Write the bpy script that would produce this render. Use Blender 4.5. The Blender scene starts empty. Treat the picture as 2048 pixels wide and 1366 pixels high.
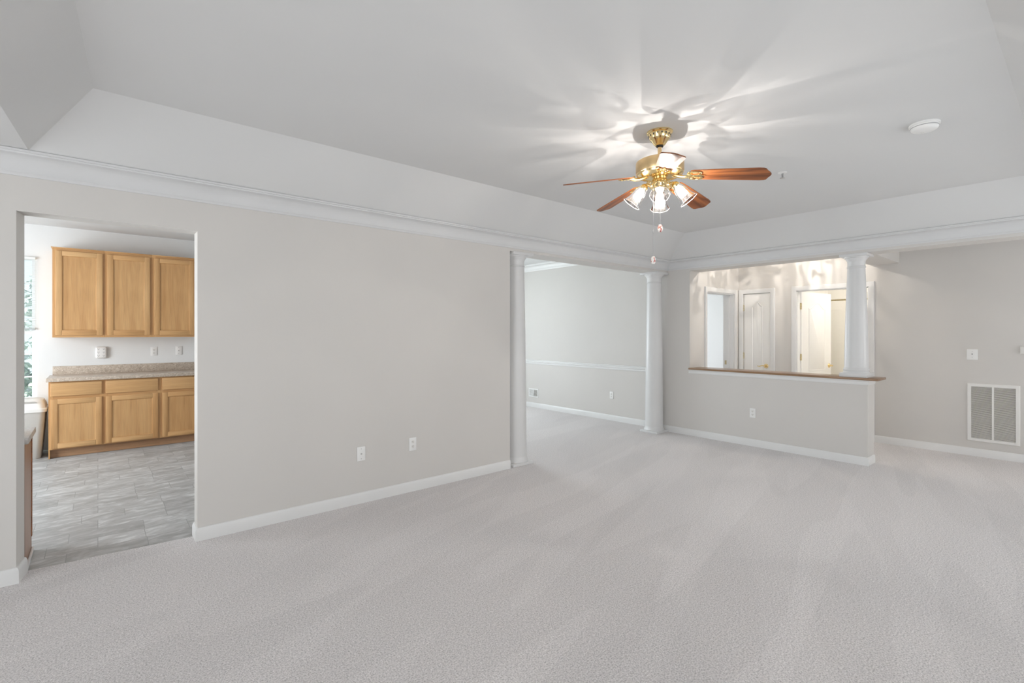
import bpy, bmesh, math, random
from mathutils import Vector, Matrix, Euler
random.seed(7)
PI = math.pi
S = bpy.context.scene
COL = S.collection

# ---------------------------------------------------------------- camera
F_PX, CX, CY, CAM_H = 980.0, 1024.0, 666.0, 1.43
YAW = math.radians(49.8)                       # angle from +X to the viewing direction
CA, SA = math.cos(YAW), math.sin(YAW)
cam_d = bpy.data.cameras.new('camera')
cam_d.sensor_width = 36.0
cam_d.lens = 36.0 * F_PX / 2048.0
cam_d.shift_y = (CY - 683.0) / 2048.0
cam_d.clip_start = 0.05
cam = bpy.data.objects.new('camera', cam_d)
COL.objects.link(cam)
cam.location = (0, 0, CAM_H)
cam.rotation_euler = (PI / 2, 0, YAW - PI / 2)
S.camera = cam

# ---------------------------------------------------------------- colour management, world
S.view_settings.view_transform = 'Standard'
S.view_settings.look = 'None'
S.view_settings.gamma = 1.0
S.view_settings.use_curve_mapping = False
S.view_settings.exposure = 0.0
S.cycles.use_denoising = True
S.cycles.max_bounces = 12
S.cycles.diffuse_bounces = 6
S.cycles.transparent_max_bounces = 16

w = bpy.data.worlds.new('sky')
S.world = w
w.use_nodes = True
bg = w.node_tree.nodes['Background']
bg.inputs['Color'].default_value = (0.86, 0.94, 1.0, 1)
bg.inputs['Strength'].default_value = 1.3

# ---------------------------------------------------------------- daylight at unseen windows, several added to brighten the rooms
def area(name, loc, direction, sx, sy, power, color=(1, 1, 1)):
    d = bpy.data.lights.new(name, 'AREA')
    d.shape = 'RECTANGLE'; d.size = sx; d.size_y = sy
    d.energy = power; d.color = color
    o = bpy.data.objects.new(name, d)
    COL.objects.link(o)
    o.location = loc
    o.rotation_euler = Vector(direction).to_track_quat('-Z', 'Z').to_euler()
    return o

DAY = (0.93, 0.965, 1.0)
area('added_patio_daylight', (-3.38, 1.2, 1.0), (1, 0, 0.8), 2.5, 2.05, 76, (0.94, 0.975, 1.0))  # unseen patio door, added to light the room from behind
area('added_side_daylight', (1.6, -1.92, 1.3), (0, 1, 1.2), 1.7, 1.5, 32, (0.97, 0.985, 1.0))  # unseen window, added to light the room from the right
area('added_side_daylight', (4.6, -1.92, 1.3), (0, 1, 0.6), 1.7, 1.5, 24, (0.97, 0.985, 1.0))  # second added window, lights the far half of the room
area('added_hall_fill', (7.2, -1.92, 1.35), (0, 1, 0.1), 0.8, 1.4, 26, (1.0, 0.985, 0.965))  # no window known here; added to brighten the right hall wall
area('added_kitchen_daylight', (-2.74, 6.2, 1.4), (1, 0, 0), 1.9, 1.7, 138, DAY)  # unseen second window, added as the kitchen's main light
area('daylight_dining_window', (4.3, 8.52, 1.5), (0, -1, 0), 1.5, 1.7, 108, (0.86, 0.945, 1.0))
area('daylight_bedroom_window', (8.1, 6.72, 1.4), (0, -1, 0), 1.3, 1.4, 50, (0.93, 0.965, 1.0))
# sun added through the unseen, made-up patio door: a patch on the carpet behind the camera that bounces light up to the ceiling
sd = bpy.data.lights.new('sun', 'SUN'); sd.energy = 11.0; sd.angle = math.radians(0.6); sd.color = (1.0, 0.975, 0.95)
so_ = bpy.data.objects.new('sun', sd); COL.objects.link(so_)
so_.rotation_euler = Vector((0.53, 0.03, -0.85)).to_track_quat('-Z', 'Y').to_euler()

# ================================================================ helpers
def new_mat(name):
    m = bpy.data.materials.new(name)
    m.use_nodes = True
    nt = m.node_tree
    return m, nt, nt.nodes['Principled BSDF']

def N(nt, t, **kw):
    n = nt.nodes.new(t)
    for k, v in kw.items():
        if k in n.inputs.keys() if isinstance(k, str) else False:
            n.inputs[k].default_value = v
        else:
            setattr(n, k, v)
    return n

def L(nt, a, b): nt.links.new(a, b)

def coords(nt, scale=(1, 1, 1), rot=(0, 0, 0), kind='Object'):
    tc = N(nt, 'ShaderNodeTexCoord')
    mp = N(nt, 'ShaderNodeMapping')
    mp.inputs['Scale'].default_value = scale
    mp.inputs['Rotation'].default_value = rot
    L(nt, tc.outputs[kind], mp.inputs['Vector'])
    return mp.outputs['Vector']

def turned(nt, deg, scale):
    tc = N(nt, 'ShaderNodeTexCoord')
    vr = N(nt, 'ShaderNodeVectorRotate'); vr.rotation_type = 'Z_AXIS'
    vr.inputs['Angle'].default_value = math.radians(deg)
    L(nt, tc.outputs['Object'], vr.inputs['Vector'])
    mp = N(nt, 'ShaderNodeMapping'); mp.inputs['Scale'].default_value = scale
    L(nt, vr.outputs['Vector'], mp.inputs['Vector'])
    return mp.outputs['Vector']

def noise(nt, vec, scale, detail=2.0, rough=0.5, dist=0.0):
    n = N(nt, 'ShaderNodeTexNoise')
    n.inputs['Scale'].default_value = scale
    n.inputs['Detail'].default_value = detail
    n.inputs['Roughness'].default_value = rough
    n.inputs['Distortion'].default_value = dist
    L(nt, vec, n.inputs['Vector'])
    return n.outputs['Fac']

def ramp(nt, fac, stops):
    r = N(nt, 'ShaderNodeValToRGB')
    e = r.color_ramp.elements
    while len(e) < len(stops): e.new(0.5)
    for i, (p, c) in enumerate(stops):
        e[i].position = p
        e[i].color = (c[0], c[1], c[2], 1) if not isinstance(c, (int, float)) else (c, c, c, 1)
    L(nt, fac, r.inputs['Fac'])
    return r.outputs['Color']

def bump(nt, height, strength, dist=0.01, normal=None):
    b = N(nt, 'ShaderNodeBump')
    b.inputs['Strength'].default_value = strength
    b.inputs['Distance'].default_value = dist
    L(nt, height, b.inputs['Height'])
    if normal: L(nt, normal, b.inputs['Normal'])
    return b.outputs['Normal']

def mixc(nt, fac, a, b, mode='MIX'):
    m = N(nt, 'ShaderNodeMix')
    m.data_type = 'RGBA'; m.blend_type = mode
    def put(sock, v):
        if isinstance(v, (tuple, list)): sock.default_value = (v[0], v[1], v[2], 1)
        else: L(nt, v, sock)
    if isinstance(fac, (int, float)): m.inputs[0].default_value = fac
    else: L(nt, fac, m.inputs[0])
    put(m.inputs[6], a); put(m.inputs[7], b)
    return m.outputs[2]

def simple(name, col, rough=0.5, metal=0.0, var=0.03, nscale=6.0, bstr=0.0, bscale=200.0, spec=0.5):
    m, nt, p = new_mat(name)
    v = coords(nt)
    f = noise(nt, v, nscale, 3)
    lo = tuple(c * (1 - var) for c in col); hi = tuple(min(1, c * (1 + var)) for c in col)
    L(nt, ramp(nt, f, [(0.3, lo), (0.7, hi)]), p.inputs['Base Color'])
    p.inputs['Roughness'].default_value = rough
    p.inputs['Metallic'].default_value = metal
    p.inputs['Specular IOR Level'].default_value = spec
    if bstr:
        L(nt, bump(nt, noise(nt, v, bscale, 2), bstr, 0.002), p.inputs['Normal'])
    return m

M = {}
M['wall'] = simple('greige_wall_paint', (0.65, 0.63, 0.605), 0.75, var=0.012, nscale=1.5, bstr=0.05, bscale=260, spec=0.3)
M['kitchen_wall'] = simple('pale_kitchen_paint', (0.78, 0.79, 0.79), 0.7, var=0.012, nscale=1.5, bstr=0.05, bscale=260, spec=0.3)
M['bath_wall'] = simple('cream_bath_paint', (0.85, 0.83, 0.78), 0.7, var=0.012, spec=0.3)
M['ceiling'] = simple('flat_white_ceiling', (0.68, 0.685, 0.685), 0.9, var=0.01, nscale=1.2, spec=0.1)
M['trim'] = simple('white_trim_paint', (0.76, 0.76, 0.755), 0.38, var=0.012, nscale=3)
M['column'] = simple('dimmed_column_white', (0.69, 0.69, 0.69), 0.35, var=0.012, nscale=3)  # darker than the trim white: the columns' dimmer light is in the colour
M['crown'] = simple('white_moulding_paint', (0.66, 0.665, 0.67), 0.45, var=0.012, nscale=3)
M['door'] = simple('white_door_paint', (0.83, 0.82, 0.80), 0.4, var=0.012, nscale=3)
M['plastic'] = simple('white_plastic', (0.84, 0.84, 0.83), 0.35, var=0.01)
M['plastic_warm'] = simple('off_white_plastic', (0.80, 0.79, 0.76), 0.4, var=0.015)
M['slot'] = simple('dark_slot', (0.05, 0.05, 0.05), 0.6)
M['grey_knob'] = simple('grey_plastic', (0.35, 0.35, 0.35), 0.5)
M['steel'] = simple('brushed_steel', (0.55, 0.55, 0.55), 0.3, 1.0)
M['bin'] = simple('putty_grey_plastic', (0.52, 0.51, 0.485), 0.45, var=0.02)
M['bin_lid'] = simple('pale_grey_lid_plastic', (0.80, 0.80, 0.78), 0.35, var=0.02)
M['brass'] = simple('polished_brass', (0.86, 0.67, 0.35), 0.16, 1.0, var=0.05, nscale=9)
M['brass_dull'] = simple('antique_brass', (0.55, 0.47, 0.30), 0.3, 1.0, var=0.2, nscale=60)
M['brass_brushed'] = simple('brushed_brass', (0.80, 0.58, 0.31), 0.3, 1.0, var=0.08, nscale=14)
M['rubber'] = simple('black_rubber', (0.02, 0.02, 0.02), 0.5)
M['pvc'] = simple('white_vinyl_frame', (0.86, 0.88, 0.88), 0.35, var=0.01)
M['slat'] = simple('pale_blind_slat', (0.80, 0.83, 0.83), 0.5, var=0.02)
M['slat_rail'] = simple('grey_blind_rail', (0.42, 0.46, 0.47), 0.5, var=0.02)
M['duct'] = simple('dark_duct_shade', (0.24, 0.22, 0.19), 0.8, var=0.15, nscale=20)  # dark sheet colour stands in for the shade behind the louvers
M['louver'] = simple('cream_louver_paint', (0.80, 0.79, 0.77), 0.45, var=0.02)
M['tub'] = simple('white_tub_acrylic', (0.83, 0.81, 0.76), 0.25, var=0.01)
M['ledge'] = None

def wood(name, c_dark, c_mid, c_light, axis, scale=1.0, rough=0.38, contrast=1.0, coat=0.15):
    m, nt, p = new_mat(name)
    st = [16, 16, 16]; st[axis] = 0.9
    v = coords(nt, tuple(s * scale for s in st))
    st2 = [5.5, 5.5, 5.5]; st2[axis] = 0.55
    v2 = coords(nt, tuple(s * scale for s in st2))
    st3 = [150, 150, 150]; st3[axis] = 5
    v3 = coords(nt, tuple(s * scale for s in st3))
    a = noise(nt, v2, 1.0, 3, 0.55, 0.6)
    # cathedral rings: fold a slow noise
    mul = N(nt, 'ShaderNodeMath', operation='MULTIPLY'); mul.inputs[1].default_value = 11.0
    L(nt, a, mul.inputs[0])
    fr = N(nt, 'ShaderNodeMath', operation='PINGPONG'); fr.inputs[1].default_value = 1.0
    L(nt, mul.outputs[0], fr.inputs[0])
    b = noise(nt, v, 1.0, 4, 0.6)
    c = noise(nt, v3, 1.0, 2, 0.5)
    base = ramp(nt, fr.outputs[0], [(0.0, c_dark), (0.35, c_mid), (1.0, c_light)])
    streak = ramp(nt, b, [(0.3, c_dark), (0.62, c_light)])
    col = mixc(nt, 0.45 if contrast >= 1 else 0.75, base, streak)
    pore = ramp(nt, c, [(0.36, 0.72), (0.5, 1.0)])
    col = mixc(nt, 0.55 * contrast, col, pore, 'MULTIPLY')
    oi = N(nt, 'ShaderNodeObjectInfo')          # each board is cut from a slightly different piece
    col = mixc(nt, 1.0, col, ramp(nt, oi.outputs['Random'], [(0.0, (0.93, 0.87, 0.80)), (1.0, (1.0, 1.0, 1.0))]), 'MULTIPLY')
    L(nt, col, p.inputs['Base Color'])
    p.inputs['Roughness'].default_value = rough
    p.inputs['Coat Weight'].default_value = coat
    p.inputs['Coat Roughness'].default_value = 0.25
    L(nt, bump(nt, c, 0.08, 0.001), p.inputs['Normal'])
    return m

OAK = ((0.50, 0.275, 0.11), (0.60, 0.35, 0.15), (0.65, 0.40, 0.185))
M['oak_v'] = wood('honey_oak_upright_grain', *OAK, 2, contrast=0.6)
M['oak_h'] = wood('honey_oak_level_grain', *OAK, 0, contrast=0.6)
M['oak_toe'] = wood('oak_toe_kick', (0.34, 0.19, 0.10), (0.43, 0.26, 0.15), (0.50, 0.31, 0.18), 0)
M['oak_side'] = wood('brown_oak_end_panel', (0.28, 0.15, 0.09), (0.36, 0.20, 0.13), (0.42, 0.25, 0.17), 2)
M['blade'] = wood('reddish_oak_blade', (0.07, 0.016, 0.005), (0.28, 0.080, 0.019), (0.42, 0.145, 0.040), 0, 1.5, 0.42, coat=0.0)
M['ledge'] = wood('brown_wood_ledge', (0.20, 0.115, 0.06), (0.28, 0.17, 0.095), (0.34, 0.215, 0.125), 1, 1.0, 0.3)

def carpet(name, col):
    m, nt, p = new_mat(name)
    v = coords(nt)
    fine = noise(nt, v, 140, 3, 0.7)
    mid = noise(nt, v, 60, 2, 0.6)
    g = ramp(nt, fine, [(0.30, tuple(c * 0.52 for c in col)), (0.50, col), (0.70, tuple(min(1, c * 1.30) for c in col))])
    g2 = ramp(nt, mid, [(0.3, 0.93), (0.7, 1.06)])
    c1 = mixc(nt, 1.0, g, g2, 'MULTIPLY')
    # vacuum passes: long wedges where the nap lies the other way
    va = turned(nt, -13, (0.30, 2.3, 1)); vb = turned(nt, -24, (0.34, 2.0, 1))
    ta = ramp(nt, noise(nt, va, 1.0, 1, 0.4, 0.25), [(0.485, 0.970), (0.50, 1.013)])
    tb = ramp(nt, noise(nt, vb, 1.0, 1, 0.4, 0.25), [(0.48, 0.976), (0.51, 1.010)])
    c2 = mixc(nt, 1.0, c1, ta, 'MULTIPLY')
    c3 = mixc(nt, 1.0, c2, tb, 'MULTIPLY')
    L(nt, c3, p.inputs['Base Color'])
    p.inputs['Roughness'].default_value = 0.95
    p.inputs['Specular IOR Level'].default_value = 0.08
    p.inputs['Sheen Weight'].default_value = 0.15
    L(nt, bump(nt, fine, 0.9, 0.008), p.inputs['Normal'])
    return m
M['carpet'] = carpet('cut_pile_carpet', (0.78, 0.745, 0.74))

def slate(name):
    m, nt, p = new_mat(name)
    v = coords(nt)
    br = N(nt, 'ShaderNodeTexBrick')
    br.offset = 0.37; br.offset_frequency = 2; br.squash = 0.62; br.squash_frequency = 3
    br.inputs['Scale'].default_value = 1.0
    br.inputs['Brick Width'].default_value = 0.42
    br.inputs['Row Height'].default_value = 0.205
    br.inputs['Mortar Size'].default_value = 0.0022
    br.inputs['Mortar Smooth'].default_value = 0.3
    br.inputs['Color1'].default_value = (0.0, 0.0, 0.0, 1)
    br.inputs['Color2'].default_value = (1, 1, 1, 1)
    br.inputs['Mortar'].default_value = (0.5, 0.5, 0.5, 1)
    L(nt, v, br.inputs['Vector'])
    tone = ramp(nt, br.outputs['Color'], [(0.0, (0.37, 0.378, 0.38)), (1.0, (0.50, 0.512, 0.515))])
    vs = turned(nt, -8, (2.2, 5.2, 1))
    add = N(nt, 'ShaderNodeVectorMath', operation='ADD')
    L(nt, vs, add.inputs[0]); L(nt, br.outputs['Color'], add.inputs[1])
    cl = ramp(nt, noise(nt, add.outputs[0], 2.2, 6, 0.62, 1.2), [(0.34, (0.78, 0.78, 0.77)), (0.52, (1, 1, 1)), (0.66, (1.36, 1.36, 1.36))])
    c = mixc(nt, 1.0, tone, cl, 'MULTIPLY')
    c = mixc(nt, br.outputs['Fac'], c, (0.27, 0.28, 0.28))
    L(nt, c, p.inputs['Base Color'])
    p.inputs['Roughness'].default_value = 0.42
    inv = N(nt, 'ShaderNodeMath', operation='SUBTRACT'); inv.inputs[0].default_value = 1.0
    L(nt, br.outputs['Fac'], inv.inputs[1])
    L(nt, bump(nt, inv.outputs[0], 0.3, 0.002), p.inputs['Normal'])
    return m
M['slate'] = slate('grey_slate_vinyl')

def speckle(name, base, dark, light):
    m, nt, p = new_mat(name)
    v = coords(nt)
    vo = N(nt, 'ShaderNodeTexVoronoi'); vo.inputs['Scale'].default_value = 95
    L(nt, v, vo.inputs['Vector'])
    s = N(nt, 'ShaderNodeSeparateColor'); L(nt, vo.outputs['Color'], s.inputs[0])
    c = ramp(nt, s.outputs[0], [(0.0, dark), (0.35, base), (0.7, base), (1.0, light)])
    c = mixc(nt, 0.25, c, ramp(nt, noise(nt, v, 30, 4), [(0.35, dark), (0.65, light)]))
    L(nt, c, p.inputs['Base Color'])
    p.inputs['Roughness'].default_value = 0.3
    return m
M['laminate'] = speckle('speckled_beige_laminate', (0.50, 0.42, 0.34), (0.34, 0.27, 0.21), (0.66, 0.58, 0.50))
M['laminate_blue'] = speckle('speckled_grey_laminate', (0.50, 0.47, 0.44), (0.36, 0.33, 0.31), (0.64, 0.62, 0.60))

def porcelain(name):
    m, nt, p = new_mat(name)
    v = coords(nt)
    f = noise(nt, v, 55, 2, 0.5)
    L(nt, ramp(nt, f, [(0.55, (0.86, 0.84, 0.80)), (0.60, (0.62, 0.20, 0.18)), (0.66, (0.42, 0.12, 0.12)), (0.70, (0.30, 0.36, 0.22))]), p.inputs['Base Color'])
    p.inputs['Roughness'].default_value = 0.2
    return m
M['porcelain'] = porcelain('flowered_porcelain')

def cut_glass(name, spokes, etch=0.5, tint=(1, 1, 1), frost=0.012):
    """pressed glass: etched flowers, plus dark ribs added to throw streaks of light"""
    m, nt, p = new_mat(name)
    out = nt.nodes['Material Output']
    nt.nodes.remove(p)
    tc = N(nt, 'ShaderNodeTexCoord')
    sep = N(nt, 'ShaderNodeSeparateXYZ'); L(nt, tc.outputs['Object'], sep.inputs[0])
    at = N(nt, 'ShaderNodeMath', operation='ARCTAN2')
    L(nt, sep.outputs[1], at.inputs[0]); L(nt, sep.outputs[0], at.inputs[1])
    comb = N(nt, 'ShaderNodeCombineXYZ')
    mu = N(nt, 'ShaderNodeMath', operation='MULTIPLY'); mu.inputs[1].default_value = spokes
    L(nt, at.outputs[0], mu.inputs[0]); L(nt, mu.outputs[0], comb.inputs[0])
    mz = N(nt, 'ShaderNodeMath', operation='MULTIPLY'); mz.inputs[1].default_value = 9.0
    L(nt, sep.outputs[2], mz.inputs[0]); L(nt, mz.outputs[0], comb.inputs[1])
    ribs = ramp(nt, noise(nt, comb.outputs[0], 1.0, 3, 0.6), [(0.42, 0.0), (0.58, 1.0)])  # angular noise darkens the glass so the bulbs cast radial streaks
    flowers = ramp(nt, noise(nt, tc.outputs['Object'], 48, 2, 0.5, 0.8), [(0.52, 0.0), (0.60, 1.0)])
    mx = N(nt, 'ShaderNodeMath', operation='MAXIMUM'); L(nt, ribs, mx.inputs[0]); L(nt, flowers, mx.inputs[1])
    tr = N(nt, 'ShaderNodeBsdfTransparent')
    dk = tuple(c * (1 - etch) for c in tint)
    L(nt, mixc(nt, mx.outputs[0], tuple(c * 0.98 for c in tint), dk), tr.inputs['Color'])
    df = N(nt, 'ShaderNodeBsdfTranslucent'); df.inputs['Color'].default_value = (0.62, 0.58, 0.54, 1)
    m1 = N(nt, 'ShaderNodeMixShader'); m1.inputs[0].default_value = frost
    L(nt, tr.outputs[0], m1.inputs[1]); L(nt, df.outputs[0], m1.inputs[2])
    gl = N(nt, 'ShaderNodeBsdfGlossy'); gl.inputs['Roughness'].default_value = 0.08
    lw = N(nt, 'ShaderNodeLayerWeight'); lw.inputs['Blend'].default_value = 0.25
    m2 = N(nt, 'ShaderNodeMixShader'); L(nt, lw.outputs['Fresnel'], m2.inputs[0])
    L(nt, m1.outputs[0], m2.inputs[1]); L(nt, gl.outputs[0], m2.inputs[2])
    L(nt, m2.outputs[0], out.inputs['Surface'])
    return m
M['shade_glass'] = cut_glass('etched_bell_glass', 3.4, 0.62, (1.0, 0.97, 0.95), 0.058)
M['hall_glass'] = cut_glass('cut_dome_glass', 3.6, 0.75, (1, 1, 1), 0.05)

def pane_mat(name):
    m, nt, p = new_mat(name)
    out = nt.nodes['Material Output']; nt.nodes.remove(p)
    tr = N(nt, 'ShaderNodeBsdfTransparent'); tr.inputs['Color'].default_value = (0.93, 0.97, 0.97, 1)
    gl = N(nt, 'ShaderNodeBsdfGlossy'); gl.inputs['Roughness'].default_value = 0.02
    fr = N(nt, 'ShaderNodeFresnel'); fr.inputs['IOR'].default_value = 1.45
    mx = N(nt, 'ShaderNodeMixShader')
    L(nt, fr.outputs[0], mx.inputs[0]); L(nt, tr.outputs[0], mx.inputs[1]); L(nt, gl.outputs[0], mx.inputs[2])
    L(nt, mx.outputs[0], out.inputs['Surface'])
    return m
M['pane'] = pane_mat('window_glass')

def emis(name, col, strength):
    m, nt, p = new_mat(name)
    p.inputs['Base Color'].default_value = (0.9, 0.88, 0.85, 1)
    p.inputs['Emission Color'].default_value = (*col, 1)
    p.inputs['Emission Strength'].default_value = strength
    return m
def bulb_mat(name, col, strength):
    """clear bulb: glowing haze round a filament, letting the filament's light through"""
    m, nt, p = new_mat(name)
    out = nt.nodes['Material Output']; nt.nodes.remove(p)
    tr = N(nt, 'ShaderNodeBsdfTransparent')
    em = N(nt, 'ShaderNodeEmission'); em.inputs['Color'].default_value = (*col, 1); em.inputs['Strength'].default_value = strength
    ad = N(nt, 'ShaderNodeAddShader'); L(nt, tr.outputs[0], ad.inputs[0]); L(nt, em.outputs[0], ad.inputs[1])
    L(nt, ad.outputs[0], out.inputs['Surface'])
    return m
M['bulb'] = bulb_mat('lit_bulb', (1.0, 0.93, 0.85), 8)
M['hall_bulb'] = bulb_mat('lit_hall_bulb', (1.0, 0.86, 0.68), 8)
def filament(loc, watts, color, radius=0.006, parent=None):
    d = bpy.data.lights.new('filament', 'POINT')
    d.energy = watts; d.color = color; d.shadow_soft_size = radius
    o = bpy.data.objects.new('filament', d); COL.objects.link(o)
    o.location = loc
    if parent is not None: o.parent = parent
    return o

def leafy(name, c0, c1):
    m, nt, p = new_mat(name)
    L(nt, ramp(nt, noise(nt, coords(nt), 14, 3), [(0.3, c0), (0.7, c1)]), p.inputs['Base Color'])
    p.inputs['Roughness'].default_value = 0.7
    return m
M['leaf'] = leafy('washed_out_foliage', (0.26, 0.31, 0.30), (0.62, 0.68, 0.68))  # leaf colours paled to paint in the overexposed glare outside
M['bark'] = simple('bark', (0.16, 0.12, 0.09), 0.9, var=0.3, nscale=30)
M['grass'] = simple('lawn', (0.38, 0.44, 0.34), 0.9, var=0.3, nscale=12)

# ---------------------------------------------------------------- mesh building
def new_bm(): return bmesh.new()

def add_box(bm, x0, x1, y0, y1, z0, z1, bev=0.0, seg=2, T=None):
    x0, x1 = min(x0, x1), max(x0, x1); y0, y1 = min(y0, y1), max(y0, y1); z0, z1 = min(z0, z1), max(z0, z1)
    vs = [bm.verts.new(p) for p in ((x0,y0,z0),(x1,y0,z0),(x1,y1,z0),(x0,y1,z0),(x0,y0,z1),(x1,y0,z1),(x1,y1,z1),(x0,y1,z1))]
    fs = [bm.faces.new([vs[i] for i in q]) for q in ((0,3,2,1),(4,5,6,7),(0,1,5,4),(1,2,6,5),(2,3,7,6),(3,0,4,7))]
    if T is not None: bmesh.ops.transform(bm, matrix=T, verts=vs)
    if bev > 0:
        es = list({e for f in fs for e in f.edges})
        bmesh.ops.bevel(bm, geom=es, offset=bev, segments=seg, affect='EDGES', profile=0.5)

def add_lathe(bm, prof, seg=32, T=None, cap0=True, cap1=True, wave=None):
    """prof: (radius, z); wave(angle, i) scales a ring"""
    rings = []
    for i, (r, z) in enumerate(prof):
        if r < 1e-6:
            rings.append([bm.verts.new((0, 0, z))])
        else:
            ring = []
            for k in range(seg):
                a = 2 * PI * k / seg
                rr = r * (wave(a, i) if wave else 1)
                ring.append(bm.verts.new((rr * math.cos(a), rr * math.sin(a), z)))
            rings.append(ring)
    for a, b in zip(rings, rings[1:]):
        for k in range(seg):
            k2 = (k + 1) % seg
            if len(a) == 1 and len(b) == 1: break
            if len(a) == 1: bm.faces.new((a[0], b[k2], b[k]))
            elif len(b) == 1: bm.faces.new((a[k], a[k2], b[0]))
            else: bm.faces.new((a[k], a[k2], b[k2], b[k]))
    if cap0 and len(rings[0]) > 1: bm.faces.new(list(reversed(rings[0])))
    if cap1 and len(rings[-1]) > 1: bm.faces.new(rings[-1])
    if T is not None:
        bmesh.ops.transform(bm, matrix=T, verts=[v for r in rings for v in r])

def add_tube(bm, pts, radius, seg=10, caps=True):
    pts = [Vector(p) for p in pts]
    n = len(pts)
    rad = radius if isinstance(radius, (list, tuple)) else [radius] * n
    prev = None; rings = []
    for i, p in enumerate(pts):
        t = (pts[min(i + 1, n - 1)] - pts[max(i - 1, 0)]).normalized()
        if prev is None:
            u = t.orthogonal().normalized()
        else:
            u = (prev - t * prev.dot(t)).normalized()
        prev = u
        v = t.cross(u)
        rings.append([bm.verts.new(p + (u * math.cos(2*PI*k/seg) + v * math.sin(2*PI*k/seg)) * rad[i]) for k in range(seg)])
    for a, b in zip(rings, rings[1:]):
        for k in range(seg):
            k2 = (k + 1) % seg
            bm.faces.new((a[k], a[k2], b[k2], b[k]))
    if caps:
        bm.faces.new(list(reversed(rings[0]))); bm.faces.new(rings[-1])

def add_prism(bm, outline, d0, d1, mp):
    """outline in 2D extruded from d0 to d1; mp(a, b, d) -> 3D"""
    lo = [bm.verts.new(mp(a, b, d0)) for a, b in outline]
    hi = [bm.verts.new(mp(a, b, d1)) for a, b in outline]
    n = len(outline)
    bm.faces.new(list(reversed(lo))); bm.faces.new(hi)
    for i in range(n):
        j = (i + 1) % n
        bm.faces.new((lo[i], lo[j], hi[j], hi[i]))

def add_sweep(bm, path, prof, mp, closed=False, side=1):
    """sweep a closed profile (offset, height) along a 2D path with mitred corners; side=+1 offsets to the left"""
    P = [Vector(p) for p in path]; n = len(P)
    rings = []
    for i in range(n):
        if closed or 0 < i < n - 1:
            d0 = (P[i] - P[i - 1]).normalized(); d1 = (P[(i + 1) % n] - P[i]).normalized()
        elif i == 0: d0 = d1 = (P[1] - P[0]).normalized()
        else: d0 = d1 = (P[-1] - P[-2]).normalized()
        n0 = Vector((-d0.y, d0.x)); n1 = Vector((-d1.y, d1.x))
        mnorm = (n0 + n1)
        if mnorm.length < 1e-6: mnorm = n0
        mnorm.normalize()
        k = 1.0 / max(0.2, mnorm.dot(n0))
        rings.append([bm.verts.new(mp(P[i].x + mnorm.x * o * k * side, P[i].y + mnorm.y * o * k * side, h)) for o, h in prof])
    m = len(prof)
    for i in range(n if closed else n - 1):
        a, b = rings[i], rings[(i + 1) % n]
        for k in range(m):
            k2 = (k + 1) % m
            bm.faces.new((a[k], a[k2], b[k2], b[k]))
    if not closed:
        bm.faces.new(list(reversed(rings[0]))); bm.faces.new(rings[-1])

def link(name, bm, mat, parent=None, loc=None, smooth=35):
    bmesh.ops.recalc_face_normals(bm, faces=bm.faces)
    lim = math.radians(smooth)
    for f in bm.faces: f.smooth = True
    for e in bm.edges:
        if len(e.link_faces) == 2:
            e.smooth = e.calc_face_angle(0.0) < lim
        else: e.smooth = False
    me = bpy.data.meshes.new(name)
    bm.to_mesh(me); bm.free()
    o = bpy.data.objects.new(name, me)
    COL.objects.link(o)
    if mat is not None: me.materials.append(mat)
    if parent is not None: o.parent = parent
    if loc is not None: o.location = loc
    return o

def struct(name, bm, mat, parent=None, **kw):
    o = link(name, bm, mat, parent, **kw)
    if parent is None: o['kind'] = 'structure'
    return o

def tag(o, label, cat, group=None):
    o['label'] = label; o['category'] = cat
    if group: o['group'] = group
    return o

def thing(name, loc, label, cat, rot=(0, 0, 0), group=None):
    o = bpy.data.objects.new(name, None)
    o.empty_display_size = 0.1
    COL.objects.link(o)
    o.location = loc; o.rotation_euler = rot
    return tag(o, label, cat, group)

def copy_thing(src, loc, rot=None, label=None):
    def rec(o, parent):
        c = o.copy(); COL.objects.link(c); c.parent = parent
        for ch in o.children: rec(ch, c)
        return c
    c = rec(src, None)
    c.location = loc
    if rot is not None: c.rotation_euler = rot
    if label: c['label'] = label
    return c

XY = lambda a, b, c: (a, b, c)

# ================================================================ dimensions
YL0, YL1 = 3.97, 4.11          # wall on the left of the room
XH0, XH1 = 6.32, 6.58          # pier, half wall and header facing the camera
HB = 2.30                      # underside of the headers
CR0, CR1 = 2.33, 2.46          # crown moulding
TOP = 2.74
XB = -3.2; YR = -1.7           # wall behind the camera, wall on the right
XK = 7.79                      # far hall wall

# ---------------------------------------------------------------- floors
bm = new_bm()
edge = []
xs = [XB + (0.55 - XB) * i / 4 for i in range(0)]
add_prism(bm, [(XB, YR), (9.4, YR), (9.4, 0.7), (7.91, 0.7), (7.91, 3.63), (9.4, 3.63), (9.4, 6.6), (6.42, 6.6), (6.42, 8.3), (3.1, 8.3), (3.1, 4.09),
               (0.53, 4.08), (0.30, 4.093), (0.05, 4.115), (-0.12, 4.118), (-0.335, 4.135), (-0.45, 4.05), (XB, 4.05)], -0.05, 0.0, XY)
struct('floor', bm, M['carpet'])
bm = new_bm()
add_box(bm, -2.7, 3.05, 4.0, 8.3, -0.06, -0.008)
struct('floor_kitchen', bm, M['slate'])
bm = new_bm()
add_box(bm, 7.91, 9.9, 0.7, 3.63, -0.06, -0.004)
struct('floor_bathroom', bm, M['tub'])

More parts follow.
